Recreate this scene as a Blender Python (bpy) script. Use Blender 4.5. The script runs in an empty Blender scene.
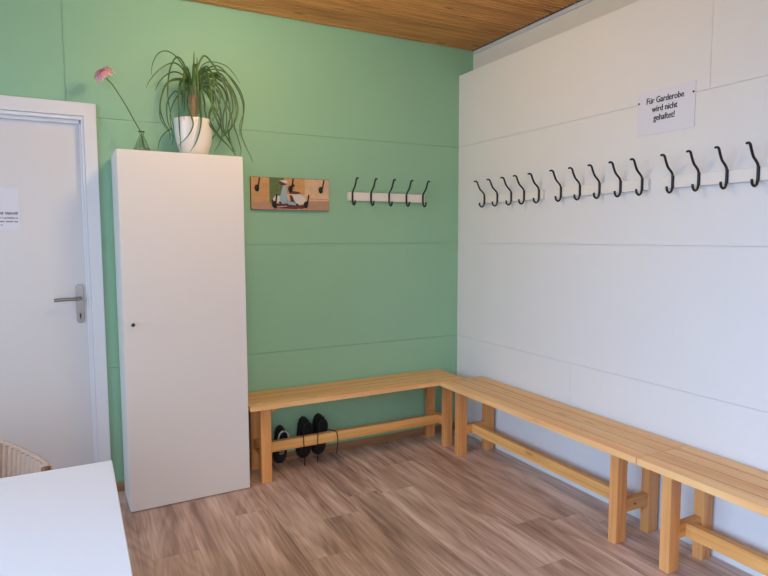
import bpy, bmesh, math, random
from mathutils import Vector, Matrix, Euler
random.seed(11)
C = bpy.context.scene.collection
PI = math.pi

# ---------------------------------------------------------------- camera
cam_data = bpy.data.cameras.new('camera')
cam_data.sensor_width = 36.0
cam_data.sensor_fit = 'HORIZONTAL'
cam_data.lens = 590.38 * 36.0 / 768.0
cam_data.clip_start = 0.02
cam = bpy.data.objects.new('camera', cam_data)
C.objects.link(cam)
r_, u_, f_ = (Vector((0.88452151, -0.46649208, -0.00261493)), Vector((0.04209243, 0.0742269, 0.99635265)),
              Vector((0.46459652, 0.88140542, -0.08529108)))
cam.matrix_world = Matrix(((r_.x, u_.x, -f_.x, -2.40548), (r_.y, u_.y, -f_.y, -3.44652), (r_.z, u_.z, -f_.z, 1.3794), (0, 0, 0, 1)))
bpy.context.scene.camera = cam

# ---------------------------------------------------------------- world, daylight, exposure
W = bpy.data.worlds.new('world'); bpy.context.scene.world = W
W.use_nodes = True
W.node_tree.nodes['Background'].inputs[0].default_value = (0.72, 0.85, 1.0, 1)
W.node_tree.nodes['Background'].inputs[1].default_value = 0.7
vs = bpy.context.scene.view_settings
vs.view_transform = 'Standard'; vs.look = 'None'; vs.gamma = 1.0; vs.use_curve_mapping = False
vs.exposure = -0.08

def area(name, loc, direction, sx, sy, power, col, spread=160):
    if direction is None:
        d = bpy.data.lights.new(name, 'POINT'); d.shadow_soft_size = sx; d.energy = power; d.color = col
        o = bpy.data.objects.new(name, d); C.objects.link(o); o.location = loc; return o
    d = bpy.data.lights.new(name, 'AREA'); d.shape = 'RECTANGLE'; d.size = sx; d.size_y = sy
    d.energy = power; d.color = col; d.spread = math.radians(spread)
    o = bpy.data.objects.new(name, d); C.objects.link(o)
    o.location = loc
    o.rotation_euler = Vector(direction).to_track_quat('-Z', 'Y').to_euler()
    return o
# daylight entering by the windows of the left wall and of the wall behind the camera
LIGHTS = [   # name, place, direction, width, height, spread, RGB power
 ('sky_left_far', (-4.62, -1.3, 1.6), (1, 0.0, -0.35), 1.15, 1.35, 140, (15.5, 21.5, 31)),
 ('high_sky_left', (-4.62, -3.6, 1.9), (1, 0.1, -0.55), 2.1, 0.8, 75, (19, 29.5, 49)),
 ('high_sky_rear', (-2.0, -5.22, 1.9), (0.15, 1, -0.6), 2.6, 0.8, 75, (6.5, 5, 4)),
 ('sky_rear_left', (-3.3, -5.22, 1.6), (0, 1, -0.35), 1.55, 1.35, 140, (17.5, 24, 31)),
 ('globe_near', (-1.62, -1.14, 2.46), None, 0.095, 0, 0, (335, 244, 142)),
]
for n_, loc_, dir_, sx_, sy_, sp_, c_ in LIGHTS:
    pw_ = max(c_)
    area(n_, loc_, dir_, sx_, sy_, pw_, tuple(v / pw_ for v in c_), sp_)

# ---------------------------------------------------------------- helpers
def srgb(r, g, b):
    def c(v):
        v /= 255.0
        return v / 12.92 if v <= 0.04045 else ((v + 0.055) / 1.055) ** 2.4
    return (c(r), c(g), c(b), 1)

MATS = {}
def mat(name, col, rough=0.5, metal=0.0, noise=0.0, nscale=20, bump=0.0, bscale=60, **kw):
    m = bpy.data.materials.new(name); m.use_nodes = True
    nt = m.node_tree; b = nt.nodes['Principled BSDF']
    b.inputs['Base Color'].default_value = col
    b.inputs['Roughness'].default_value = rough
    b.inputs['Metallic'].default_value = metal
    for k, v in kw.items():
        b.inputs[k.replace('_', ' ')].default_value = v
    tc = nt.nodes.new('ShaderNodeTexCoord')
    if noise:
        n = nt.nodes.new('ShaderNodeTexNoise'); n.inputs['Scale'].default_value = nscale
        nt.links.new(tc.outputs['Object'], n.inputs['Vector'])
        mx = nt.nodes.new('ShaderNodeMix'); mx.data_type = 'RGBA'
        mx.inputs[6].default_value = tuple(c * (1 - noise) for c in col[:3]) + (1,)
        mx.inputs[7].default_value = tuple(min(1, c * (1 + noise)) for c in col[:3]) + (1,)
        nt.links.new(n.outputs['Fac'], mx.inputs[0]); nt.links.new(mx.outputs[2], b.inputs['Base Color'])
    if bump:
        n2 = nt.nodes.new('ShaderNodeTexNoise'); n2.inputs['Scale'].default_value = bscale; n2.inputs['Detail'].default_value = 3
        nt.links.new(tc.outputs['Object'], n2.inputs['Vector'])
        bp = nt.nodes.new('ShaderNodeBump'); bp.inputs['Strength'].default_value = bump; bp.inputs['Distance'].default_value = 0.002
        nt.links.new(n2.outputs['Fac'], bp.inputs['Height']); nt.links.new(bp.outputs[0], b.inputs['Normal'])
    MATS[name] = m
    return m

def wood(name, light, dark, axis, knots=0.5, rough=0.45, fine=1.0, board=None):
    """straight-grained softwood, grain along the given local axis"""
    m = bpy.data.materials.new(name); m.use_nodes = True
    nt = m.node_tree; N = nt.nodes; Lk = nt.links
    b = N['Principled BSDF']; b.inputs['Roughness'].default_value = rough
    tc = N.new('ShaderNodeTexCoord'); oi = N.new('ShaderNodeObjectInfo')
    sc = N.new('ShaderNodeVectorMath'); sc.operation = 'SCALE'
    cmb = N.new('ShaderNodeCombineXYZ')
    for i in range(3): Lk.new(oi.outputs['Random'], cmb.inputs[i])
    sc.inputs['Scale'].default_value = 7.3
    Lk.new(cmb.outputs[0], sc.inputs[0])
    ad = N.new('ShaderNodeVectorMath'); ad.operation = 'ADD'
    Lk.new(tc.outputs['Object'], ad.inputs[0]); Lk.new(sc.outputs[0], ad.inputs[1])
    vec = ad.outputs[0]
    if board:                       # shift the figure from one board to the next
        bax, bw = board
        sp = N.new('ShaderNodeSeparateXYZ'); Lk.new(tc.outputs['Object'], sp.inputs[0])
        dv = N.new('ShaderNodeMath'); dv.operation = 'DIVIDE'; dv.inputs[1].default_value = bw
        Lk.new(sp.outputs[bax], dv.inputs[0])
        fl = N.new('ShaderNodeMath'); fl.operation = 'FLOOR'; Lk.new(dv.outputs[0], fl.inputs[0])
        wn = N.new('ShaderNodeTexWhiteNoise'); wn.noise_dimensions = '1D'; Lk.new(fl.outputs[0], wn.inputs['W'])
        s2 = N.new('ShaderNodeVectorMath'); s2.operation = 'SCALE'; s2.inputs['Scale'].default_value = 9
        Lk.new(wn.outputs['Color'], s2.inputs[0])
        a2 = N.new('ShaderNodeVectorMath'); a2.operation = 'ADD'; Lk.new(vec, a2.inputs[0]); Lk.new(s2.outputs[0], a2.inputs[1])
        vec = a2.outputs[0]
    st = [9.0, 9.0, 9.0]; st[axis] = 0.55
    mp = N.new('ShaderNodeMapping'); mp.inputs['Scale'].default_value = st
    Lk.new(vec, mp.inputs[0])
    n1 = N.new('ShaderNodeTexNoise'); n1.inputs['Scale'].default_value = 2.6 * fine; n1.inputs['Detail'].default_value = 5
    n1.inputs['Distortion'].default_value = 0.6
    Lk.new(mp.outputs[0], n1.inputs['Vector'])
    st2 = [60.0, 60.0, 60.0]; st2[axis] = 1.2
    mp2 = N.new('ShaderNodeMapping'); mp2.inputs['Scale'].default_value = st2; Lk.new(vec, mp2.inputs[0])
    n2 = N.new('ShaderNodeTexNoise'); n2.inputs['Scale'].default_value = 2.0 * fine; n2.inputs['Detail'].default_value = 2
    Lk.new(mp2.outputs[0], n2.inputs['Vector'])
    mixf = N.new('ShaderNodeMath'); mixf.operation = 'MULTIPLY_ADD'; mixf.inputs[1].default_value = 0.35
    Lk.new(n2.outputs['Fac'], mixf.inputs[0])
    h = N.new('ShaderNodeMath'); h.operation = 'MULTIPLY'; h.inputs[1].default_value = 0.8
    Lk.new(n1.outputs['Fac'], h.inputs[0]); Lk.new(h.outputs[0], mixf.inputs[2])
    cr = N.new('ShaderNodeValToRGB')
    cr.color_ramp.elements[0].position = 0.38; cr.color_ramp.elements[0].color = dark
    cr.color_ramp.elements[1].position = 0.72; cr.color_ramp.elements[1].color = light
    Lk.new(mixf.outputs[0], cr.inputs[0])
    out = cr.outputs[0]
    if board:                       # boards differ a little in tone
        hv = N.new('ShaderNodeHueSaturation'); mr = N.new('ShaderNodeMapRange')
        mr.inputs['To Min'].default_value = 0.82; mr.inputs['To Max'].default_value = 1.12
        Lk.new(wn.outputs['Value'], mr.inputs['Value']); Lk.new(mr.outputs[0], hv.inputs['Value']); Lk.new(out, hv.inputs['Color']); out = hv.outputs[0]
    if knots:
        ks = [11.0, 11.0, 11.0]; ks[axis] = 3.2
        mk = N.new('ShaderNodeMapping'); mk.inputs['Scale'].default_value = ks; Lk.new(vec, mk.inputs[0])
        vo = N.new('ShaderNodeTexVoronoi'); vo.inputs['Scale'].default_value = 1.0; Lk.new(mk.outputs[0], vo.inputs['Vector'])
        k1 = N.new('ShaderNodeMapRange'); k1.inputs['From Min'].default_value = 0.05; k1.inputs['From Max'].default_value = 0.16
        k1.inputs['To Min'].default_value = knots; k1.inputs['To Max'].default_value = 0.0
        Lk.new(vo.outputs['Distance'], k1.inputs['Value'])
        kc = N.new('ShaderNodeMix'); kc.data_type = 'RGBA'
        kc.inputs[7].default_value = tuple(c * 0.3 for c in dark[:3]) + (1,)
        Lk.new(k1.outputs[0], kc.inputs[0]); Lk.new(out, kc.inputs[6]); out = kc.outputs[2]
    Lk.new(out, b.inputs['Base Color'])
    bp = N.new('ShaderNodeBump'); bp.inputs['Strength'].default_value = 0.15; bp.inputs['Distance'].default_value = 0.001
    Lk.new(mixf.outputs[0], bp.inputs['Height']); Lk.new(bp.outputs[0], b.inputs['Normal'])
    MATS[name] = m
    return m

def obj(name, bm, m, parent=None, smooth=False, bevel=0.0, seg=2):
    me = bpy.data.meshes.new(name)
    bmesh.ops.recalc_face_normals(bm, faces=bm.faces)
    bm.to_mesh(me); bm.free()
    for x in (m if isinstance(m, (list, tuple)) else [m]): me.materials.append(x)
    if smooth:
        for p in me.polygons: p.use_smooth = True
    o = bpy.data.objects.new(name, me); C.objects.link(o)
    if parent: o.parent = parent
    if bevel:
        md = o.modifiers.new('bevel', 'BEVEL'); md.width = bevel; md.segments = seg; md.limit_method = 'ANGLE'
        md.harden_normals = False
    return o

def thing(name, label, cat, loc=(0, 0, 0), rot=(0, 0, 0), group=None):
    o = bpy.data.objects.new(name, None); C.objects.link(o)
    o.empty_display_size = 0.1
    o.location = loc; o.rotation_euler = rot
    o['label'] = label; o['category'] = cat
    if group: o['group'] = group
    return o
def tag(o, label, cat, group=None):
    o['label'] = label; o['category'] = cat
    if group: o['group'] = group
    return o
def struct(name, bm, m, parent=None, **kw):
    o = obj(name, bm, m, parent, **kw)
    if not parent: o['kind'] = 'structure'
    return o

def bx(bm, x0, x1, y0, y1, z0, z1, mi=0):
    vs_ = [bm.verts.new((x, y, z)) for z in (z0, z1) for y in (y0, y1) for x in (x0, x1)]
    for f in ((0, 1, 3, 2), (4, 6, 7, 5), (0, 4, 5, 1), (2, 3, 7, 6), (0, 2, 6, 4), (1, 5, 7, 3)):
        fc = bm.faces.new([vs_[i] for i in f]); fc.material_index = mi
    return bm
def box(*a): return bx(bmesh.new(), *a)

def lathe(bm, prof, n=40, c=(0, 0), cap=True):
    rings = []
    for r, z in prof:
        rings.append([bm.verts.new((c[0] + r * math.cos(2 * PI * i / n), c[1] + r * math.sin(2 * PI * i / n), z)) for i in range(n)])
    for a, b in zip(rings, rings[1:]):
        for i in range(n):
            bm.faces.new((a[i], a[(i + 1) % n], b[(i + 1) % n], b[i]))
    if cap:
        bm.faces.new(rings[0][::-1]); bm.faces.new(rings[-1])
    return bm

def catmull(pts, k=5):
    P = [Vector(p) for p in pts]; out = []
    for i in range(len(P) - 1):
        p0 = P[max(0, i - 1)]; p1 = P[i]; p2 = P[i + 1]; p3 = P[min(len(P) - 1, i + 2)]
        for j in range(k):
            t = j / k
            out.append(0.5 * ((2 * p1) + (p2 - p0) * t + (2 * p0 - 5 * p1 + 4 * p2 - p3) * t * t + (3 * p1 - p0 - 3 * p2 + p3) * t ** 3))
    out.append(P[-1]); return out

def tube(bm, pts, rad, n=8, closed=False, k=5, flat=1.0, mi=0):
    P = catmull(pts, k) if not closed else [Vector(p) for p in pts]
    m_ = len(P); rings = []
    nrm = None
    for i, p in enumerate(P):
        t = (P[(i + 1) % m_] - P[i - 1]) if closed else (P[min(i + 1, m_ - 1)] - P[max(i - 1, 0)])
        if t.length < 1e-9: t = Vector((0, 0, 1))
        t.normalize()
        if nrm is None:
            a = Vector((0, 0, 1)) if abs(t.z) < 0.8 else Vector((1, 0, 0))
            nrm = (a - t * a.dot(t)).normalized()
        else:
            nrm = (nrm - t * nrm.dot(t))
            nrm = nrm.normalized() if nrm.length > 1e-6 else Vector((1, 0, 0))
        bn = t.cross(nrm)
        r = rad(i / (m_ - 1)) if callable(rad) else rad
        rings.append([bm.verts.new(p + nrm * r * math.cos(2 * PI * j / n) + bn * r * flat * math.sin(2 * PI * j / n)) for j in range(n)])
    rng = range(m_ if closed else m_ - 1)
    for i in rng:
        a = rings[i]; b = rings[(i + 1) % m_]
        for j in range(n):
            f = bm.faces.new((a[j], a[(j + 1) % n], b[(j + 1) % n], b[j])); f.material_index = mi
    if not closed:
        f = bm.faces.new(rings[0][::-1]); f.material_index = mi
        f = bm.faces.new(rings[-1]); f.material_index = mi
    return bm

def text_obj(name, body, size, m, parent, loc, rot, align='CENTER', bold=0.0, extrude=0.0004, sx=1.0, bold2=0.0):
    cu = bpy.data.curves.new(name + '_curve', 'FONT'); cu.body = body; cu.size = size
    cu.align_x = align; cu.extrude = extrude; cu.offset = bold; cu.resolution_u = 3
    tmp = bpy.data.objects.new('tmp', cu); C.objects.link(tmp)
    me = bpy.data.meshes.new_from_object(tmp.evaluated_get(bpy.context.evaluated_depsgraph_get()))
    bpy.data.objects.remove(tmp); bpy.data.curves.remove(cu)
    if bold2:                       # heavier strokes: the outline repeated a hair to the side
        b_ = bmesh.new(); b_.from_mesh(me); b_.faces.ensure_lookup_table()
        for dx_, dy_ in ((bold2, 0), (-bold2, 0), (0, bold2 * .6)):
            g_ = bmesh.ops.duplicate(b_, geom=[b_.faces[i] for i in range(len(me.polygons))])
            bmesh.ops.translate(b_, vec=(dx_, dy_, bold2 * .02), verts=[v for v in g_['geom'] if isinstance(v, bmesh.types.BMVert)])
            b_.faces.index_update(); b_.faces.ensure_lookup_table()
        b_.to_mesh(me); b_.free()
    me.materials.clear(); me.materials.append(m)
    o = bpy.data.objects.new(name, me); C.objects.link(o); o.parent = parent
    o.location = loc; o.rotation_euler = rot; o.scale = (sx, 1, 1)
    return o

def dup(root, loc=None, rot=None, label=None):
    r = root.copy(); C.objects.link(r)
    if loc is not None: r.location = loc
    if rot is not None: r.rotation_euler = rot
    if label: r['label'] = label
    for ch in list(root.children):
        c = ch.copy(); C.objects.link(c); c.parent = r
        for g in ch.children:
            d = g.copy(); C.objects.link(d); d.parent = c
    return r

# ---------------------------------------------------------------- materials
green = mat('green_wall_paint', srgb(144, 191, 157), 0.55, noise=0.03, nscale=3, bump=0.12, bscale=150)
white_wall = mat('white_wall_paint', srgb(226, 224, 220), 0.6, noise=0.015, nscale=3, bump=0.12, bscale=150)
plaster = mat('upper_wall_plaster', srgb(215, 212, 206), 0.8, bump=0.2, bscale=90)
door_white = mat('door_lacquer', srgb(218, 214, 212), 0.42, bump=0.03, bscale=200)
frame_white = mat('frame_lacquer', srgb(226, 226, 228), 0.4)
conduit = mat('conduit_grey', srgb(205, 206, 208), 0.5)
cab_white = mat('cabinet_melamine', srgb(228, 222, 216), 0.38, bump=0.02, bscale=300)
table_white = mat('table_laminate', srgb(226, 226, 226), 0.3)
steel = mat('brushed_steel', srgb(150, 146, 142), 0.35, 0.9)
dark_steel = mat('dark_steel', srgb(70, 66, 62), 0.4, 0.7)
black_metal = mat('black_hook_metal', srgb(34, 34, 34), 0.42, 0.3)
rack_white = mat('rack_white_paint', srgb(232, 226, 216), 0.45)
paper = mat('paper', srgb(222, 220, 228), 0.55)
ink = mat('ink', srgb(40, 38, 42), 0.7)
grey_ink = mat('faded_ink', srgb(118, 114, 124), 0.8)
shoe_black = mat('shoe_black', srgb(26, 26, 28), 0.6, bump=0.3, bscale=400)
shoe_sole = mat('shoe_sole', srgb(20, 20, 22), 0.7)
shoe_inner = mat('shoe_inside', srgb(14, 14, 15), 0.9)
shoe_white = mat('shoe_white', srgb(205, 203, 200), 0.7)
glass_dark = mat('dark_green_glass', srgb(222, 234, 228), 0.04, Transmission_Weight=1.0, IOR=1.45)
petal_pink = mat('petal_pink', srgb(250, 178, 188), 0.55, noise=0.12, nscale=40)
flower_core = mat('flower_centre', srgb(200, 110, 90), 0.8)
stem_green = mat('stem_green', srgb(98, 112, 58), 0.5)
leaf_green = mat('leaf_green', srgb(64, 98, 42), 0.42, noise=0.3, nscale=9)
trunk_brown = mat('trunk_brown', srgb(150, 124, 92), 0.85, noise=0.35, nscale=60, bump=0.6, bscale=80)
pot_white = mat('pot_ceramic', srgb(232, 226, 218), 0.3)
soil = mat('potting_soil', srgb(60, 45, 34), 0.95, noise=0.4, nscale=80)
wicker = mat('wicker', srgb(186, 156, 132), 0.6, noise=0.08, nscale=35)
wicker_dark = mat('wicker_binding', srgb(128, 88, 56), 0.6, noise=0.25, nscale=60)
glass = mat('window_glass', (1, 1, 1, 1), 0.02, Transmission_Weight=1.0, IOR=1.0)
lamp_shade = mat('opal_lamp_shade', srgb(240, 232, 215), 0.5, Emission_Color=(1, .88, .7, 1), Emission_Strength=3.0)

pine_x = wood('pine_along_x', srgb(252, 193, 115), srgb(211, 144, 74), 0)
pine_y = wood('pine_along_y', srgb(236, 174, 102), srgb(199, 132, 70), 1)
pine_z = wood('pine_along_z', srgb(235, 170, 102), srgb(202, 132, 73), 2, knots=0.2)
ceil_wood = wood('ceiling_pine', srgb(233, 171, 98), srgb(176, 119, 63), 0, knots=0.75, rough=0.5, board=(1, 0.1188))
base_wood = wood('baseboard_wood', srgb(170, 130, 96), srgb(130, 94, 66), 0, knots=0)

def floor_material():
    m = bpy.data.materials.new('oak_laminate'); m.use_nodes = True
    nt = m.node_tree; N = nt.nodes; Lk = nt.links; b = N['Principled BSDF']
    b.inputs['Roughness'].default_value = 0.42
    def M(op, a, bb=None, c=None):
        n = N.new('ShaderNodeMath'); n.operation = op
        for i, v in enumerate((a, bb, c)):
            if v is None: continue
            if isinstance(v, (int, float)): n.inputs[i].default_value = v
            else: Lk.new(v, n.inputs[i])
        return n.outputs[0]
    tc = N.new('ShaderNodeTexCoord'); sp = N.new('ShaderNodeSeparateXYZ'); Lk.new(tc.outputs['Object'], sp.inputs[0])
    X, Y = sp.outputs[0], sp.outputs[1]
    xr = M('DIVIDE', X, 0.196); row = M('FLOOR', xr)
    w1 = N.new('ShaderNodeTexWhiteNoise'); w1.noise_dimensions = '1D'; Lk.new(row, w1.inputs['W'])
    yr = M('ADD', M('DIVIDE', Y, 1.28), w1.outputs['Value']); col_ = M('FLOOR', yr)
    cid = M('ADD', M('MULTIPLY', row, 17.31), M('MULTIPLY', col_, 5.77))
    w2 = N.new('ShaderNodeTexWhiteNoise'); w2.noise_dimensions = '1D'; Lk.new(cid, w2.inputs['W'])
    off = N.new('ShaderNodeVectorMath'); off.operation = 'SCALE'; off.inputs['Scale'].default_value = 6
    Lk.new(w2.outputs['Color'], off.inputs[0])
    ad = N.new('ShaderNodeVectorMath'); ad.operation = 'ADD'; Lk.new(tc.outputs['Object'], ad.inputs[0]); Lk.new(off.outputs[0], ad.inputs[1])
    def nz(scale, s, detail, dist=0.0):
        mp = N.new('ShaderNodeMapping'); mp.inputs['Scale'].default_value = scale; Lk.new(ad.outputs[0], mp.inputs[0])
        n = N.new('ShaderNodeTexNoise'); n.inputs['Scale'].default_value = s; n.inputs['Detail'].default_value = detail
        n.inputs['Distortion'].default_value = dist
        Lk.new(mp.outputs[0], n.inputs['Vector']); return n.outputs['Fac']
    broad = nz((8, 1.0, 8), 1.7, 2.5, 0.5)
    # growth figure: contour rings of a stretched noise field
    field = nz((4.5, 0.55, 4.5), 1.3, 1.0, 0.2)
    rings = M('SINE', M('MULTIPLY', field, 52.0))
    fine = nz((60, 2.6, 60), 1.4, 3)
    tone = M('ADD', M('MULTIPLY', broad, 0.8), M('MULTIPLY', fine, 0.36))
    tone = M('ADD', tone, M('MULTIPLY', M('POWER', M('ABSOLUTE', rings), 3.0), -0.06))
    tone = M('ADD', tone, M('MULTIPLY', M('SUBTRACT', w2.outputs['Value'], 0.5), 0.08))
    cr = N.new('ShaderNodeValToRGB'); e = cr.color_ramp.elements
    e[0].position = 0.36; e[0].color = srgb(144, 114, 98)
    e[1].position = 0.80; e[1].color = srgb(230, 203, 186)
    e2 = cr.color_ramp.elements.new(0.57); e2.color = srgb(192, 161, 142)
    Lk.new(tone, cr.inputs[0])
    # thin seams between the boards
    def seam(v, w):
        fr = M('FRACT', v); return M('MAXIMUM', M('LESS_THAN', fr, w), M('GREATER_THAN', fr, 1 - w))
    sm = M('MAXIMUM', seam(xr, 0.004), seam(yr, 0.0008))
    mx = N.new('ShaderNodeMix'); mx.data_type = 'RGBA'; mx.inputs[7].default_value = srgb(96, 74, 60)
    Lk.new(M('MULTIPLY', sm, 0.4), mx.inputs[0]); Lk.new(cr.outputs[0], mx.inputs[6]); Lk.new(mx.outputs[2], b.inputs['Base Color'])
    bp = N.new('ShaderNodeBump'); bp.inputs['Strength'].default_value = 0.12; bp.inputs['Distance'].default_value = 0.001
    Lk.new(tone, bp.inputs['Height']); Lk.new(bp.outputs[0], b.inputs['Normal'])
    return m
oak_floor = floor_material()

# ---------------------------------------------------------------- room shell
LX, RX, FY, H = -4.7, 0.118, -5.3, 2.66          # left wall, right wall, wall behind the camera, ceiling height
struct('floor', box(LX, RX + 0.2, FY, 0.25, -0.12, 0.0), oak_floor)

# ceiling: grooved acoustic pine boards running along the green wall
bm = bmesh.new()
pitch = 0.0297; y = 0.0; prof = []
n_s = int(-FY / pitch) + 1
for i in range(n_s):
    ya = -i * pitch; g = 0.011 if i % 13 else 0.018
    prof += [(ya - g, H + 0.014), (ya - g - 0.0006, H), (ya - pitch + 0.0006, H), (ya - pitch, H + 0.014)]
prof = [(0.0, H + 0.014)] + prof
a = [bm.verts.new((LX, p[0], p[1])) for p in prof]; b = [bm.verts.new((RX - 0.028, p[0], p[1])) for p in prof]
for i in range(len(prof) - 1): bm.faces.new((a[i], a[i + 1], b[i + 1], b[i]))
at = bm.verts.new((LX, 0, H + .06)); bt = bm.verts.new((RX - 0.028, 0, H + .06)); ae = bm.verts.new((LX, prof[-1][0], H + .06)); be = bm.verts.new((RX - 0.028, prof[-1][0], H + .06))
bm.faces.new((at, ae, be, bt)); bm.faces.new((b[0], bt, be) + tuple(b[:0:-1])); bm.faces.new((a[0], at, ae) + tuple(a[:0:-1]))
bm.faces.new((a[0], b[0], bt, at)); bm.faces.new((a[-1], b[-1], be, ae))
struct('ceiling', bm, ceil_wood)
struct('ceiling_gap_shade', box(RX - 0.028, RX, FY, 0, H + 0.006, H + 0.06), dark_steel)  # added dark strip, gives the open gap beside the ceiling its shadow line

# green wall: boards with fine joints, door opening at the left
DX0, DX1, DZ = -3.20, -2.327, 2.0
rows = [0.0, 0.6857, 1.3401, 2.0, H + 0.02]
joints = [(-0.0,), (), (), ()]
vj = [[-3.7], [-4.4], [-3.9], [-2.402, -4.6]]
gp = 0.0012
def panels(bm, plane_fn, rows, vj, s0, s1, skip=None, gp=0.0009):
    for ri in range(len(rows) - 1):
        cuts = sorted([s0] + [v for v in vj[ri] if s0 < v < s1] + [s1])
        for c0, c1 in zip(cuts, cuts[1:]):
            segs = [(c0, c1)]
            if skip and rows[ri] < skip[2] - 0.01:
                ns = []
                for q0, q1 in segs:
                    if q1 <= skip[0] or q0 >= skip[1]: ns.append((q0, q1)); continue
                    if q0 < skip[0]: ns.append((q0, skip[0]))
                    if q1 > skip[1]: ns.append((skip[1], q1))
                segs = ns
            for q0, q1 in segs:
                plane_fn(bm, q0 + gp, q1 - gp, rows[ri] + (gp if ri else 0), rows[ri + 1] - gp)
bm = bmesh.new()
panels(bm, lambda bm, a, b, c, d: bx(bm, a, b, 0.0, 0.012, c, d), rows, vj, LX, RX + 0.01, (DX0, DX1, DZ))
bx(bm, LX, DX0, 0.0125, 0.2, 0, H + .06); bx(bm, DX1, RX + 0.2, 0.0125, 0.2, 0, H + .06); bx(bm, DX0, DX1, 0.0125, 0.2, DZ, H + .06)
struct('wall_back', bm, green)

# right wall: recessed plaster strip above a boarded lining
struct('wall_right', box(RX, RX + 0.2, FY, 0.0, 0, H + 0.06), plaster)
bm = bmesh.new(); TOPW = 2.485
panels(bm, lambda bm, a, b, c, d: bx(bm, 0.0, 0.012, a, b, c, d), [0, 0.6857, 1.3401, 2.0, TOPW], [[-1.09, -3.4], [-2.9], [-3.6], [-1.832, -4.4]], FY, 0.0, gp=0.00065)
bx(bm, 0.0125, RX, FY, 0.0, 0, TOPW - 0.002)
struct('wall_right_lining', bm, white_wall)
struct('trim_2', box(RX - 0.012, RX - .0005, FY, -0.02, H - 0.022, H - 0.009), conduit)
bm = bmesh.new()
for yy in (-0.20, -0.56, -0.95, -1.6, -2.3): bx(bm, RX - 0.014, RX - .0005, yy - 0.003, yy + 0.003, H - 0.025, H + 0.003)
struct('trim_3', bm, conduit)

# left wall and the wall behind the camera, with their windows
def wall_open(name, axis, pos, s0, s1, holes, m, t=0.25, sgn=-1):
    bm = bmesh.new()
    def b(sa, sb, z0, z1):
        p0, p1 = sorted((pos, pos + sgn * t))
        if axis == 'x': bx(bm, p0, p1, sa, sb, z0, z1)
        else: bx(bm, sa, sb, p0, p1, z0, z1)
    cur = s0
    for h0, h1, z0, z1 in sorted(holes):
        b(cur, h0, 0, H + .06); b(h0, h1, 0, z0); b(h0, h1, z1, H + .06); cur = h1
    b(cur, s1, 0, H + .06)
    return struct(name, bm, m)
WL = [(-1.9, -0.7, 0.9, 2.3), (-4.7, -2.5, 0.9, 2.3)]
WF = [(-4.1, -2.5, 0.9, 2.3), (-2.0, -0.5, 0.9, 2.3)]
wall_open('wall_left', 'x', LX, FY - 0.25, 0.25, WL, white_wall)
wall_open('wall_front', 'y', FY, LX, RX + 0.2, WF, white_wall)
k = 0
for axis, pos, holes in (('x', LX, WL), ('y', FY, WF)):
    for h0, h1, z0, z1 in holes:
        k += 1
        def P(bm, sa, sb, za, zb, d0, d1):
            if axis == 'x': bx(bm, pos - d1, pos - d0, sa, sb, za, zb)
            else: bx(bm, sa, sb, pos - d1, pos - d0, za, zb)
        bm = bmesh.new(); mid = (h0 + h1) / 2
        P(bm, h0, h1, z0, z0 + .06, .1, .16); P(bm, h0, h1, z1 - .06, z1, .1, .16)
        P(bm, h0, h0 + .06, z0 + .06, z1 - .06, .1, .16); P(bm, h1 - .06, h1, z0 + .06, z1 - .06, .1, .16); P(bm, mid - .04, mid + .04, z0 + .06, z1 - .06, .1, .16)
        wf = struct('window_%d' % k, bm, frame_white)
        bm = bmesh.new(); P(bm, h0 + .06, mid - .04, z0 + .06, z1 - .06, .128, .132); P(bm, mid + .04, h1 - .06, z0 + .06, z1 - .06, .128, .132)
        obj('pane', bm, glass, wf)

# baseboard along the green wall
bm = box(DX1 + 0.062, 0.0, -0.012, -0.0005, 0, 0.05)
struct('baseboard_back', bm, base_wood, bevel=0.003)

# door with its frame
bm = bmesh.new()
U_ = [(DX1, 0), (DX1 + .06, 0), (DX1 + .06, DZ + .068), (DX0 - .066, DZ + .068), (DX0 - .066, 0), (DX0, 0), (DX0, DZ), (DX1, DZ)]
ua = [bm.verts.new((x_, -.014, z_)) for x_, z_ in U_]; ub = [bm.verts.new((x_, -.0005, z_)) for x_, z_ in U_]
bm.faces.new(ua); bm.faces.new(ub[::-1])
for i in range(8): bm.faces.new((ua[i], ua[(i + 1) % 8], ub[(i + 1) % 8], ub[i]))
tr = struct('trim_4', bm, frame_white, bevel=0.003)
bm = bmesh.new()
bx(bm, DX1 - 0.012, DX1 - 0.0005, -0.004, 0.19, 0, DZ - .018); bx(bm, DX0 + 0.0005, DX0 + .018, -0.004, 0.19, 0, DZ - .018); bx(bm, DX0 + .0005, DX1 - .0005, -0.004, 0.19, DZ - 0.018, DZ - .0005)
bx(bm, DX1 - 0.022, DX1 - 0.012, 0.022, 0.044, 0, DZ - .034); bx(bm, DX0 + .018, DX0 + .034, 0.022, 0.044, 0, DZ - .034); bx(bm, DX0 + .018, DX1 - .018, 0.022, 0.044, DZ - 0.034, DZ - .018)
obj('door_lining', bm, frame_white, tr, bevel=0.002)
YD = 0.046                                     # face of the door leaf
dr = struct('door_1', box(DX0 + 0.02, DX1 - 0.014, YD, YD + 0.04, 0.006, DZ - 0.02), door_white, bevel=0.002)
bm = bmesh.new()
px_, pw, z0_, z1_ = -2.380, 0.019, 0.932, 1.138
vsf = []
for i in range(24):
    t = 2 * PI * i / 24; cxx = math.cos(t); szz = math.sin(t)
    zc = z1_ - pw if szz >= 0 else z0_ + pw
    vsf.append((px_ + pw * cxx, zc + pw * szz))
fa = [bm.verts.new((x_, YD - 0.006, z_)) for x_, z_ in vsf]; fb = [bm.verts.new((x_, YD, z_)) for x_, z_ in vsf]
bm.faces.new(fa); bm.faces.new(fb[::-1])
for i in range(24): bm.faces.new((fa[i], fa[(i + 1) % 24], fb[(i + 1) % 24], fb[i]))
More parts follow.
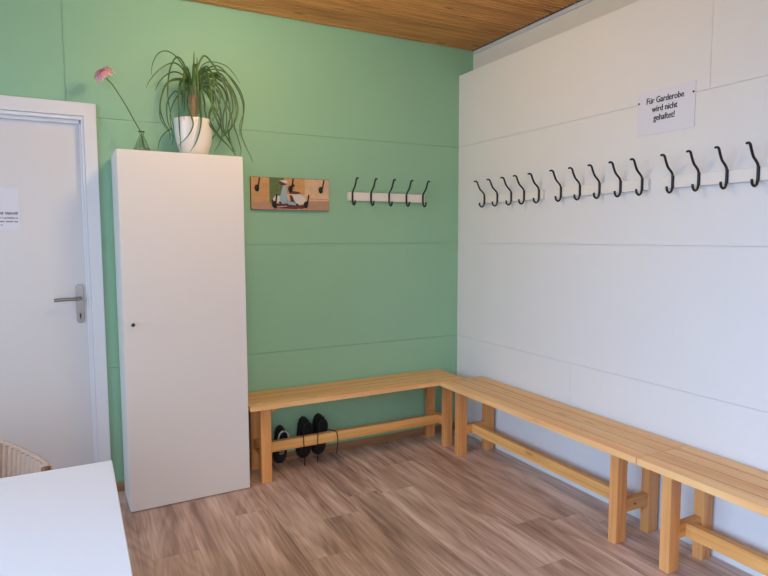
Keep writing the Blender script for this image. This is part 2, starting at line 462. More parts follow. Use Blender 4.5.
pl = obj('handle_plate', bm, steel, dr, bevel=0.001)
bm = bmesh.new(); tube(bm, [(px_, YD - .006, 1.066), (px_, YD - .04, 1.066), (px_ - .004, YD - .052, 1.066), (px_ - .02, YD - .056, 1.066), (px_ - .08, YD - .056, 1.065), (px_ - .118, YD - .055, 1.063)], 0.0088, 12)
obj('door_handle', bm, steel, dr, smooth=True)
bm = bmesh.new()
bx(bm, px_ - .004, px_ + .004, YD - .0068, YD - .0058, 0.966, 0.984); bx(bm, px_ - .0022, px_ + .0022, YD - .0068, YD - .0058, 0.955, 0.967)
obj('keyhole', bm, ink, dr)

# opal globe lamp hanging from the ceiling, above the camera's view
for x_, y_, lab_ in ((-1.62, -1.14, 'white opal globe lamp hanging above the benches'),):
    lamp = thing('globe_lamp', lab_, 'lamp', (x_, y_, 0))
    bm = lathe(bmesh.new(), [(.090 * math.sin(PI * i / 16) + .0005, 2.46 - .090 * math.cos(PI * i / 16)) for i in range(17)], 40); obj('lamp_shade', bm, lamp_shade, lamp, smooth=True)
    obj('lamp_stem', lathe(bmesh.new(), [(.008, 2.549), (.008, H - .02), (.04, H - .02), (.04, H - .0005)], 20), steel, lamp)


# ---------------------------------------------------------------- benches
BENCH_G = 'slatted pine benches along the walls'
def bench(name, label, L, D, legx, lw, ld, loc, rz, yf, yb, str_y):
    """origin: rear left corner of the seat on the floor; X along the bench, front towards -Y"""
    t = thing(name, label, 'bench', loc, (0, 0, rz), BENCH_G)
    ZT, TH = 0.46, 0.028; n = 4; g = 0.007; w = (D - g * (n - 1)) / n
    bm = bmesh.new()
    for i in range(n): bx(bm, 0, L, -D + i * (w + g), -D + i * (w + g) + w, ZT - TH, ZT)
    for i in range(n - 1):          # added dark strips, painting in the shade of the gaps between the slats
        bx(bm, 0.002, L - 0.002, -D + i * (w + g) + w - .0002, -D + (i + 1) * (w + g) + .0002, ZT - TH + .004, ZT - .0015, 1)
    obj('seat', bm, [seat_wood, gap_shade], t)
    for x0 in legx:
        for y0 in (yf, yb):
            obj('leg', box(x0, x0 + lw, y0, y0 + ld, 0, ZT - TH - 0.0003), pine_z, t, bevel=0.003)
        xm = x0 + lw / 2
        obj('cross_rail', box(xm - 0.016, xm + 0.016, yf + ld - 0.001, yb + 0.001, 0.132, 0.192), pine_y, t, bevel=0.002)
    for s, x0 in zip((1, -1), legx):            # batten under the slats, against the legs
        xe = x0 + lw + 0.001 if s > 0 else x0 - 0.001 - 0.03
        obj('seat_batten', box(xe, xe + 0.03, yf - 0.012, yb + ld, ZT - TH - 0.022, ZT - TH - 0.0003), pine_y, t, bevel=0.002)
    obj('seat_batten', box(L / 2 - 0.02, L / 2 + 0.02, yf - 0.01, yb + ld, ZT - TH - 0.016, ZT - TH - 0.0003), pine_y, t, bevel=0.002)
    obj('stretcher', box(legx[0] + lw / 2 + 0.016, legx[1] + lw / 2 - 0.016, str_y - 0.017, str_y + 0.017, 0.132, 0.192), pine_x, t, bevel=0.002)
    for s, x0 in zip((-1, 1), legx):            # bolt heads where the stretcher meets the cross rails
        bm = lathe(bmesh.new(), [(0.005, 0), (0.005, 0.0015), (0.003, 0.003)], 12)
        xm = x0 + lw / 2 + s * 0.016
        o = obj('bolt_head', bm, dark_steel, t); o.location = (xm, str_y, 0.162); o.rotation_euler = (0, s * PI / 2, 0)
    return t
gap_shade = mat('slat_gap_shade', srgb(88, 56, 36), 0.8)
seat_wood = wood('pine_slats', srgb(253, 206, 142), srgb(238, 170, 104), 0, knots=.5, board=(1, .0797))
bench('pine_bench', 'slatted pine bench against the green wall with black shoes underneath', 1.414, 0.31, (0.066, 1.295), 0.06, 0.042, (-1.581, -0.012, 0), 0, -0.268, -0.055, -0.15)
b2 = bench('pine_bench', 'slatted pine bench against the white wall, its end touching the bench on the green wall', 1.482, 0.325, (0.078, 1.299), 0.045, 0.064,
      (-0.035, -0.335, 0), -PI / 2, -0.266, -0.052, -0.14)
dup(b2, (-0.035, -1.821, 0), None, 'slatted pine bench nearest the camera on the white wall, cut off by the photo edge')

# ---------------------------------------------------------------- coat racks
RACK_G = 'white coat racks with black hooks'
def hook_mesh():
    bm = bmesh.new()
    tube(bm, [(0, -.107, .105), (0, -.094, .1075), (0, -.083, .101), (0, -.074, .082), (0, -.060, .058), (0, -.040, .041), (0, -.028, .028), (0, -.0255, .012),
              (0, -.0255, -.030), (0, -.030, -.047), (0, -.044, -.055), (0, -.059, -.046), (0, -.063, -.028)], 0.0050, 8, flat=1.1)
    bx(bm, -.0055, .0055, -.0235, -.0202, -.034, .022)
    return bm
hook_me = None
def rack(label, loc, rz, L, hooks, dz=-.007):
    global hook_me
    t = thing('coat_rack', label, 'coat rack', loc, (0, 0, rz), RACK_G)
    obj('rack_board', box(0, L, -.020, -.001, -.0265 + dz, .0265 + dz), rack_white, t, bevel=0.002)
    for hx in hooks:
        if hook_me is None:
            o = obj('coat_hook', hook_mesh(), black_metal, t, smooth=True); hook_me = o.data
        else:
            o = bpy.data.objects.new('coat_hook', hook_me); C.objects.link(o); o.parent = t
        o.location = (hx, 0, 0)
    return t
rack('white coat rack with five black hooks on the green wall', (-0.851, 0, 1.640), 0, 0.565, (.027, .158, .290, .420, .548), -.001)
rack('white coat rack with five black hooks on the white wall, closest to the room corner', (0, -.270, 1.630), -PI / 2, 0.592, (.059, .191, .324, .440, .566))
rack('white coat rack on the white wall left of the paper sign, middle of the three', (0, -.950, 1.630), -PI / 2, 0.608, (.059, .196, .327, .457, .581))
rack('white coat rack on the white wall reaching the right photo edge', (0, -1.636, 1.630), -PI / 2, 0.630, (.055, .179, .302, .427, .553))

# ---------------------------------------------------------------- paper sign on the white wall
t = thing('wall_sign', 'white paper sign with black German lettering above the coat hooks', 'sign', (0, -1.622, 1.952), (0, 0, -PI / 2))
obj('sign_sheet', box(-.1475, .1475, -.0035, -.001, -.0995, .0995), paper, t)
for body, zz, sz in (('Für Garderobe', 0.041, 0.040), ('wird nicht', 0.001, 0.040), ('gehaftet!', -0.039, 0.040)):
    text_obj('sign_text', body, sz, ink, t, (-0.002, -.0037, zz), (PI / 2, 0, 0), bold=0.0, sx=.79, bold2=.0012)
for sx in (-.139, .139):
    bm = lathe(bmesh.new(), [(0.0045, 0), (0.0045, 0.002), (0.002, 0.004)], 12)
    o = obj('screw', bm, dark_steel, t); o.location = (sx, -.0035, 0.052); o.rotation_euler = (PI / 2, 0, 0)

# notice on the door
t = thing('door_notice', 'white sheet with small faded print fixed to the white door', 'notice', (-2.777, YD, 1.523))
obj('notice_sheet', box(-.1485, .1485, -.0012, -.0002, -.105, .105), paper, t)
bm = bmesh.new(); rr = random.Random(5)
for row_, (zz, hh, x1_) in enumerate(((-.019, .014, .138), (-.042, .008, .138), (-.060, .008, .138), (-.077, .009, .074))):
    x = -.12
    while x < x1_ - 0.003:
        wd = rr.uniform(.0022, .0055)
        if rr.random() < 0.86: bx(bm, x, min(x + wd, x1_), -.0016, -.0011, zz - hh / 2 * rr.uniform(.7, 1), zz + hh / 2 * rr.uniform(.6, 1.1))
        x += wd + rr.uniform(.0008, .0018)
obj('notice_print', bm, grey_ink, t)

# ---------------------------------------------------------------- picture hook board
t = thing('picture_hook_board', 'wooden hook board printed with a light blue scooter, between cabinet and coat rack', 'hook board', (-1.227, 0, 1.6395))
pw_, ph = .2455, .0955
stonem = mat('print_stone', srgb(212, 178, 144), 0.5, noise=0.22, nscale=30)
doorm = mat('print_door', srgb(196, 150, 96), 0.5, noise=0.25, nscale=26)
woodbd = mat('board_edge', srgb(120, 88, 62), 0.6)
p_pave = mat('print_pavement', srgb(176, 140, 112), 0.5, noise=0.2, nscale=50)
p_green = mat('print_foliage', srgb(92, 112, 62), 0.5, noise=0.4, nscale=60)
p_blue = mat('print_pale_blue', srgb(150, 176, 186), 0.45)
p_white = mat('print_white', srgb(214, 206, 200), 0.45)
p_red = mat('print_dark_red', srgb(98, 42, 40), 0.5, noise=0.3, nscale=60)
p_dark = mat('print_dark', srgb(52, 38, 32), 0.5)
obj('board', box(-pw_, pw_, -.020, -.001, -ph, ph), woodbd, t, bevel=0.002)
def poly(bm, pts, lay, mi):
    vv = [bm.verts.new((x, -.0204 - lay * .00015, z)) for x, z in pts]
    f = bm.faces.new(vv); f.material_index = mi
def ell(cx, cz, rx, rz, n=20, a=0): return [(cx + rx * math.cos(2 * PI * i / n) * math.cos(a) - rz * math.sin(2 * PI * i / n) * math.sin(a), cz + rx * math.cos(2 * PI * i / n) * math.sin(a) + rz * math.sin(2 * PI * i / n) * math.cos(a)) for i in range(n)]
def rect(x0, x1, z0, z1): return [(x0, z0), (x1, z0), (x1, z1), (x0, z1)]
bm = bmesh.new(); W_, H_ = pw_ - .002, ph - .002
# 0 stone 1 door 2 pavement 3 foliage 4 blue 5 white 6 red 7 dark
poly(bm, rect(-W_, W_, -H_, H_), 0, 0)
poly(bm, rect(-W_, -.135, -.055, H_), 1, 1)
poly(bm, rect(-.135, -.045, -.05, H_), 1, 3)
poly(bm, rect(-.045, .085, .0, H_), 1, 1)
poly(bm, [(-W_, -H_), (W_, -H_), (W_, -.035), (.085, -.04), (-W_, -.055)], 2, 2)
poly(bm, [(-.11, -.088), (.05, -.078), (.075, -.05), (-.10, -.06)], 3, 7)
for cx in (-.093, .062):
    poly(bm, ell(cx, -.055, .031, .031), 4, 7); poly(bm, ell(cx, -.055, .017, .017), 5, 0)
poly(bm, [(-.115, -.030), (-.10, -.012), (-.075, -.010), (-.06, -.03), (-.065, -.045), (-.11, -.045)], 6, 5)
poly(bm, [(-.075, -.035), (-.05, .058), (-.032, .056), (-.030, .0), (-.018, -.045), (-.055, -.062)], 7, 4)
poly(bm, [(-.02, -.062), (-.03, -.045), (.02, -.04), (.03, -.066)], 7, 4)
poly(bm, [(.005, -.045), (.01, .0), (.05, .004), (.085, -.02), (.092, -.05), (.05, -.06)], 7, 5)
poly(bm, [(-.015, .004), (-.008, .020), (.045, .016), (.066, .006), (.03, .0)], 8, 6)
poly(bm, [(-.012, -.004), (.006, -.01), (.018, -.04), (-.004, -.046)], 8, 6)
poly(bm, [(-.115, -.056), (-.03, -.058), (.02, -.072), (.09, -.058), (.092, -.072), (.03, -.088), (-.09, -.086)], 8, 6)
poly(bm, ell(-.052, .064, .024, .014), 8, 6)
poly(bm, [(-.075, .078), (-.03, .082), (-.022, .066), (-.035, .062)], 9, 5)
poly(bm, ell(.012, .052, .010, .009), 8, 7)
poly(bm, [(-.09, -.076), (-.03, -.070), (-.03, -.073), (-.088, -.080)], 9, 5)
for i in range(6): poly(bm, rect(-W_, -.135, -.04 + i * .022, -.0385 + i * .022), 3, 2)
poly(bm, rect(.12, W_ - .01, -.026, -.024), 3, 6)
obj('printed_picture', bm, [stonem, doorm, p_pave, p_green, p_blue, p_white, p_red, p_dark], t)
for hx, hz in ((-.2095, .030), (-.107, -.062), (-.006, .030), (.0905, -.062), (.1885, .030)):
    bm = bmesh.new()
    n = 16
    fa = [bm.verts.new((.0115 * math.cos(2 * PI * i / n), -.0215, .0175 * math.sin(2 * PI * i / n))) for i in range(n)]
    fb = [bm.verts.new((.0095 * math.cos(2 * PI * i / n), -.026, .015 * math.sin(2 * PI * i / n))) for i in range(n)]
    bm.faces.new(fa); bm.faces.new(fb)
    for i in range(n): bm.faces.new((fa[i], fa[(i + 1) % n], fb[(i + 1) % n], fb[i]))
    tube(bm, [(0, -.024, -.004), (0, -.038, .0), (0, -.052, .010), (0, -.066, .030), (0, -.076, .046)], lambda s: .0036, 8)
    o = obj('small_hook', bm, black_metal, t, smooth=True); o.location = (hx, 0, hz); o.scale = (1.25, 1.0, 1.2)

# ---------------------------------------------------------------- cabinet
t = thing('tall_cabinet', 'tall white single-door cabinet with a plant on top', 'cabinet', (-2.1986, -.320, 0), (0, 0, math.radians(1.4)))
CH = 1.806
bm = bmesh.new()
bx(bm, 0, .018, .020, .300, 0, CH); bx(bm, .592, .610, .020, .300, 0, CH)
bx(bm, .018, .592, .020, .300, CH - .018, CH); bx(bm, .018, .592, .020, .300, .045, .063); bx(bm, .018, .592, .294, .300, .063, CH - .018)
bx(bm, .018, .592, .035, .050, 0, .045)
obj('cabinet_body', bm, cab_white, t, bevel=0.001)
d = obj('cabinet_door', box(.001, .609, 0, .0185, .004, CH - .001), cab_white, t, bevel=0.0015)
bm = lathe(bmesh.new(), [(.0035, 0), (.0035, .010), (.008, .013), (.009, .019), (.006, .023)], 20)
o = obj('knob', bm, dark_steel, d, smooth=True); o.location = (.042, 0, .955); o.rotation_euler = (PI / 2, 0, 0)

# ---------------------------------------------------------------- flower in its vase
vx, vy = -2.072, -.20
bm = lathe(bmesh.new(), [(.030, CH + .001), (.0385, CH + .003), (.0395, CH + .010), (.034, CH + .030), (.022, CH + .062), (.0125, CH + .082), (.0105, CH + .094), (.0125, CH + .103), (.0175, CH + .108),
                         (.0165, CH + .1085), (.0105, CH + .102), (.0085, CH + .094), (.0105, CH + .080), (.020, CH + .060), (.032, CH + .030), (.0365, CH + .010), (.030, CH + .006)], 32, (0, 0))
v = obj('glass_vase', bm, glass_dark, None, smooth=True); v.location = (vx, vy, 0)
tag(v, 'small dark green glass vase on the cabinet holding a pink flower', 'vase')
t = thing('gerbera', 'single pink gerbera leaning left out of the glass vase', 'flower', (vx + .012, vy, CH + .007))
o_ = Vector((vx + .012, vy, CH + .007))
sp = [(-2.058, -.20, 1.820), (-2.066, -.20, 1.86), (-2.0735, -.197, 1.905), (-2.095, -.19, 1.953), (-2.142, -.19, 2.044), (-2.192, -.19, 2.126), (-2.212, -.19, 2.150), (-2.232, -.19, 2.176)]
bm = bmesh.new(); tube(bm, [Vector(q) - o_ for q in sp], lambda s: .0036 - .0010 * s, 8)
obj('stem', bm, stem_green, t, smooth=True)
ax = Vector((-.62, -.30, .72)).normalized(); q = ax.to_track_quat('Z', 'X')
hc = Vector((-2.239, -.192, 2.184)) - o_
bm = bmesh.new(); rr = random.Random(3)
for layer, (n, Lp, up, r0) in enumerate(((26, .053, .0, .008), (24, .049, .16, .008), (20, .040, .38, .006), (16, .024, .7, .004))):
    for i in range(n):
        a_ = 2 * PI * (i + .5 * layer) / n + rr.uniform(-.05, .05); l = Lp * rr.uniform(.78, 1.08); el = up + rr.uniform(-.2, .2)
        rows_ = []
        for s, wd in ((0, .0018), (.35, .0036), (.75, .0042), (1.0, .0020)):
            rad_ = r0 + l * s * math.cos(el - .5 * s * s); zz = .003 * layer + l * s * math.sin(el - .5 * s * s)
            c_ = Vector((math.cos(a_) * rad_, math.sin(a_) * rad_, zz)); tn = Vector((-math.sin(a_), math.cos(a_), 0))
            rows_.append([bm.verts.new(hc + q @ (c_ - tn * wd)), bm.verts.new(hc + q @ (c_ + Vector((0, 0, -.0012)))), bm.verts.new(hc + q @ (c_ + tn * wd))])
        for A, B in zip(rows_, rows_[1:]):
            bm.faces.new((A[0], A[1], B[1], B[0])); bm.faces.new((A[1], A[2], B[2], B[1]))
obj('petals', bm, petal_pink, t, smooth=True)
bm = lathe(bmesh.new(), [(.002, .001), (.009, .003), (.010, .010), (.006, .014), (.001, .015)], 16)
o = obj('flower_centre', bm, flower_core, t, smooth=True); o.location = hc; o.rotation_euler = q.to_euler()
bm = lathe(bmesh.new(), [(.003, -.010), (.009, -.004), (.012, .003), (.004, .005)], 16)
o = obj('calyx', bm, stem_green, t, smooth=True); o.location = hc; o.rotation_euler = q.to_euler()

# ---------------------------------------------------------------- potted ponytail palm
pxx, pyy = -1.812, -.17
t = thing('potted_palm', 'green grassy-leaved palm in a white pot on top of the cabinet', 'plant', (pxx, pyy, CH + .0005))
bm = lathe(bmesh.new(), [(.052, .0), (.064, .003), (.075, .025), (.089, .075), (.0955, .125), (.0975, .175), (.098, .190), (.0965, .192), (.0925, .190), (.0915, .172), (.086, .12), (.06, .05)], 48)
obj('flower_pot', bm, pot_white, t, smooth=True)
bm = lathe(bmesh.new(), [(.001, .172), (.05, .173), (.0905, .168)], 32, cap=False); obj('soil', bm, soil, t, smooth=True)
bm = bmesh.new()
tube(bm, [(-.004, 0, .165), (-.002, 0, .20), (.004, .001, .25), (.006, 0, .30), (.002, 0, .335), (.003, 0, .36)], lambda s: .026 - .009 * s + .0016 * math.sin(s * 60), 14)
rr = random.Random(8)
for i in range(26):                            # dry fibres round the neck
    a_ = rr.uniform(0, 2 * PI); z_ = rr.uniform(.24, .34)
    tube(bm, [(.004 + .018 * math.cos(a_), .018 * math.sin(a_), z_ + .03), (.004 + .026 * math.cos(a_), .026 * math.sin(a_), z_), (.004 + .030 * math.cos(a_ + .2), .030 * math.sin(a_ + .2), z_ - .035)], lambda s: .003 * (1 - .7 * s), 5, k=2)
obj('trunk', bm, trunk_brown, t, smooth=True)
LEAVES = [  # width in mm, centre line in metres
 (5, [(-1.818,-0.17,2.173),(-1.852,-0.147,2.276),(-1.891,-0.123,2.333),(-1.932,-0.1,2.354),(-1.971,-0.087,2.332),(-1.995,-0.073,2.276),(-1.996,-0.06,2.228)]),
 (7, [(-1.823,-0.17,2.182),(-1.846,-0.193,2.225),(-1.878,-0.217,2.255),(-1.92,-0.24,2.259),(-1.98,-0.253,2.218),(-2.03,-0.267,2.156),(-2.052,-0.28,2.112)]),
 (7, [(-1.828,-0.17,2.192),(-1.85,-0.158,2.223),(-1.888,-0.146,2.241),(-1.926,-0.132,2.23),(-1.964,-0.116,2.193),(-1.988,-0.1,2.143)]),
 (8, [(-1.833,-0.17,2.191),(-1.876,-0.19,2.197),(-1.928,-0.21,2.176),(-1.967,-0.23,2.113),(-1.985,-0.243,2.03),(-1.969,-0.249,1.961),(-1.947,-0.254,1.918),(-1.945,-0.26,1.872)]),
 (7, [(-1.823,-0.17,2.182),(-1.848,-0.156,2.284),(-1.879,-0.141,2.319),(-1.909,-0.127,2.274),(-1.924,-0.116,2.193),(-1.926,-0.107,2.113),(-1.913,-0.099,2.023),(-1.894,-0.09,1.937)]),
 (10, [(-1.828,-0.17,2.192),(-1.859,-0.208,2.195),(-1.886,-0.247,2.158),(-1.899,-0.285,2.079),(-1.902,-0.285,1.981),(-1.9,-0.285,1.892),(-1.897,-0.285,1.818)]),
 (8, [(-1.819,-0.17,2.162),(-1.842,-0.21,2.111),(-1.851,-0.25,2.042),(-1.84,-0.29,1.985),(-1.836,-0.289,1.946),(-1.862,-0.289,1.894),(-1.912,-0.288,1.841)]),
 (9, [(-1.788,-0.17,2.166),(-1.791,-0.228,2.092),(-1.794,-0.286,1.99),(-1.806,-0.31,1.925),(-1.825,-0.3,1.865),(-1.854,-0.29,1.815)]),
 (12, [(-1.809,-0.17,2.143),(-1.807,-0.17,2.205),(-1.8,-0.17,2.287),(-1.798,-0.17,2.353)]),
 (11, [(-1.799,-0.17,2.154),(-1.794,-0.183,2.213),(-1.789,-0.19,2.273),(-1.787,-0.19,2.319)]),
 (13, [(-1.824,-0.17,2.152),(-1.831,-0.16,2.204),(-1.823,-0.15,2.248)]),
 (9, [(-1.792,-0.17,2.206),(-1.781,-0.178,2.277),(-1.75,-0.185,2.331),(-1.712,-0.192,2.298),(-1.673,-0.2,2.234),(-1.64,-0.205,2.154),(-1.628,-0.21,2.05),(-1.641,-0.215,1.964),(-1.676,-0.22,1.903)]),
 (6, [(-1.782,-0.17,2.208),(-1.738,-0.164,2.266),(-1.678,-0.158,2.296),(-1.62,-0.152,2.257),(-1.566,-0.146,2.185),(-1.538,-0.14,2.114),(-1.539,-0.136,2.04),(-1.551,-0.132,1.963),(-1.529,-0.128,1.895),(-1.496,-0.124,1.831),(-1.484,-0.12,1.799)]),
 (9, [(-1.782,-0.17,2.197),(-1.742,-0.183,2.23),(-1.682,-0.195,2.25),(-1.644,-0.208,2.215),(-1.612,-0.22,2.138),(-1.587,-0.22,2.073),(-1.605,-0.22,1.998),(-1.643,-0.22,1.947),(-1.676,-0.22,1.914)]),
 (9, [(-1.777,-0.17,2.188),(-1.737,-0.156,2.227),(-1.682,-0.141,2.237),(-1.626,-0.127,2.209),(-1.583,-0.123,2.146),(-1.575,-0.129,2.054),(-1.601,-0.134,1.981),(-1.647,-0.14,1.933)]),
 (10, [(-1.777,-0.17,2.177),(-1.742,-0.2,2.195),(-1.702,-0.23,2.178),(-1.679,-0.26,2.118),(-1.659,-0.257,2.049),(-1.661,-0.253,1.956),(-1.677,-0.25,1.914)]),
 (11, [(-1.773,-0.17,2.168),(-1.735,-0.188,2.178),(-1.714,-0.205,2.125),(-1.724,-0.223,2.069),(-1.744,-0.24,2.013),(-1.729,-0.235,1.964),(-1.683,-0.23,1.906),(-1.636,-0.225,1.858),(-1.604,-0.22,1.819)]),
 (9, [(-1.772,-0.17,2.178),(-1.717,-0.159,2.218),(-1.657,-0.147,2.196),(-1.624,-0.136,2.139),(-1.641,-0.129,2.064),(-1.647,-0.126,1.989),(-1.621,-0.123,1.916),(-1.578,-0.12,1.854)]),
 (8, [(-1.772,-0.17,2.199),(-1.705,-0.152,2.242),(-1.632,-0.135,2.233),(-1.581,-0.118,2.174),(-1.557,-0.1,2.088),(-1.579,-0.092,2.011),(-1.556,-0.085,1.937),(-1.539,-0.078,1.873),(-1.544,-0.07,1.84)]),
 (7, [(-1.773,-0.17,2.168),(-1.738,-0.15,2.155),(-1.704,-0.13,2.1),(-1.664,-0.11,2.033),(-1.649,-0.107,1.959),(-1.661,-0.103,1.905),(-1.694,-0.1,1.849)]),
 (9, [(-1.777,-0.17,2.188),(-1.73,-0.173,2.244),(-1.673,-0.176,2.24),(-1.622,-0.179,2.172),(-1.603,-0.177,2.08),(-1.631,-0.171,1.983),(-1.621,-0.166,1.899),(-1.588,-0.16,1.832)]),
 (6, [(-1.777,-0.17,2.208),(-1.718,-0.17,2.267),(-1.645,-0.17,2.266),(-1.582,-0.17,2.21),(-1.543,-0.16,2.142),(-1.534,-0.14,2.072),(-1.552,-0.12,2.009),(-1.549,-0.1,1.946)]),
 (11, [(-1.773,-0.17,2.157),(-1.749,-0.207,2.162),(-1.733,-0.243,2.095),(-1.722,-0.28,2.008),(-1.685,-0.267,1.942),(-1.642,-0.253,1.885),(-1.619,-0.24,1.826)]),
 (9, [(-1.772,-0.17,2.178),(-1.76,-0.202,2.101),(-1.763,-0.234,2.033),(-1.746,-0.242,1.972),(-1.698,-0.226,1.916),(-1.643,-0.21,1.87)]),
 (4, [(-1.791,-0.17,2.227),(-1.741,-0.134,2.304),(-1.681,-0.098,2.331),(-1.611,-0.074,2.325),(-1.565,-0.062,2.291),(-1.529,-0.05,2.243)]),
 (7, [(-1.823,-0.17,2.172),(-1.85,-0.142,2.145),(-1.876,-0.114,2.127),(-1.9,-0.094,2.087),(-1.915,-0.082,2.026),(-1.906,-0.07,1.955)]),
 (6, [(-1.828,-0.17,2.172),(-1.872,-0.157,2.139),(-1.9,-0.143,2.139),(-1.935,-0.13,2.077),(-1.932,-0.12,1.986),(-1.907,-0.11,1.928),(-1.913,-0.1,1.867)]),
 (4, [(-1.92,-0.17,1.948),(-1.949,-0.123,1.928),(-1.972,-0.1,1.894),(-1.984,-0.1,1.841)]),
 (6, [(-1.819,-0.17,2.162),(-1.848,-0.141,2.196),(-1.884,-0.113,2.209),(-1.93,-0.084,2.189),(-1.955,-0.067,2.118),(-1.963,-0.061,2.025),(-1.934,-0.056,1.966),(-1.894,-0.05,1.917)]),
 (7, [(-1.772,-0.17,2.178),(-1.706,-0.147,2.17),(-1.665,-0.123,2.105),(-1.651,-0.1,2.025),(-1.673,-0.093,1.96),(-1.717,-0.087,1.903),(-1.749,-0.08,1.859)]),
 (8, [(-1.782,-0.17,2.187),(-1.724,-0.187,2.19),(-1.687,-0.203,2.149),(-1.64,-0.22,2.068),(-1.617,-0.207,1.999),(-1.632,-0.193,1.937),(-1.609,-0.18,1.877)]),
 (9, [(-1.787,-0.17,2.217),(-1.761,-0.203,2.253),(-1.727,-0.237,2.239),(-1.706,-0.27,2.173),(-1.692,-0.27,2.094),(-1.709,-0.27,2.031),(-1.741,-0.27,1.977)]),
]

def leaf(bm, pts, w):
    P = catmull(pts, 5); n = len(P); prev = None
    for i, p in enumerate(P):
        s = i / (n - 1)
        tg = (P[min(i + 1, n - 1)] - P[max(i - 1, 0)]).normalized()
        side = tg.cross(Vector((0.25, 1, 0.35))).normalized()
        nn = side.cross(tg)
        hw = w * 0.5 * (1 - s ** 2.2) ** 0.8 + 0.0007
        row_ = [bm.verts.new(p - side * hw + nn * hw * .35), bm.verts.new(p), bm.verts.new(p + side * hw + nn * hw * .35)]
        if prev:
            bm.faces.new((prev[0], prev[1], row_[1], row_[0])); bm.faces.new((prev[1], prev[2], row_[2], row_[1]))
        prev = row_
bm = bmesh.new(); base = Vector((pxx, pyy, CH)); rr = random.Random(21)
for w, pts in LEAVES:
    leaf(bm, [Vector(p) - base for p in pts], w * .001)
for i in range(16):                            # leaves growing towards the room and the wall
    a_ = rr.choice((rr.uniform(-2.4, -.7), rr.uniform(.9, 2.2))); R_m = .13 if math.sin(a_) < 0 else .11
    up_ = rr.uniform(.05, .12); dr_ = rr.uniform(.05, .24)
    c0 = Vector((0.003, 0, .34)); d_ = Vector((math.cos(a_), math.sin(a_), 0))
    leaf(bm, [c0, c0 + d_ * R_m * .35 + Vector((0, 0, up_ * .8)), c0 + d_ * R_m * .7 + Vector((0, 0, up_)), c0 + d_ * R_m * .95 + Vector((0, 0, up_ * .4)), c0 + d_ * R_m * 1.05 + Vector((0, 0, -dr_ * .5)), c0 + d_ * R_m * 1.05 + Vector((0, 0, -dr_))], rr.uniform(.005, .009))
for i in range(12):                            # tight upright heart of the crown
    a_ = rr.uniform(0, 2 * PI); d_ = Vector((math.cos(a_), math.sin(a_), 0)); hh = rr.uniform(.05, .10)
    leaf(bm, [Vector((0.003, 0, .30)) + d_ * .012, Vector((0.003, 0, .33)) + d_ * .022, Vector((0.003, 0, .34 + hh)) + d_ * .030], .014)
obj('foliage', bm, leaf_green, t, smooth=True)

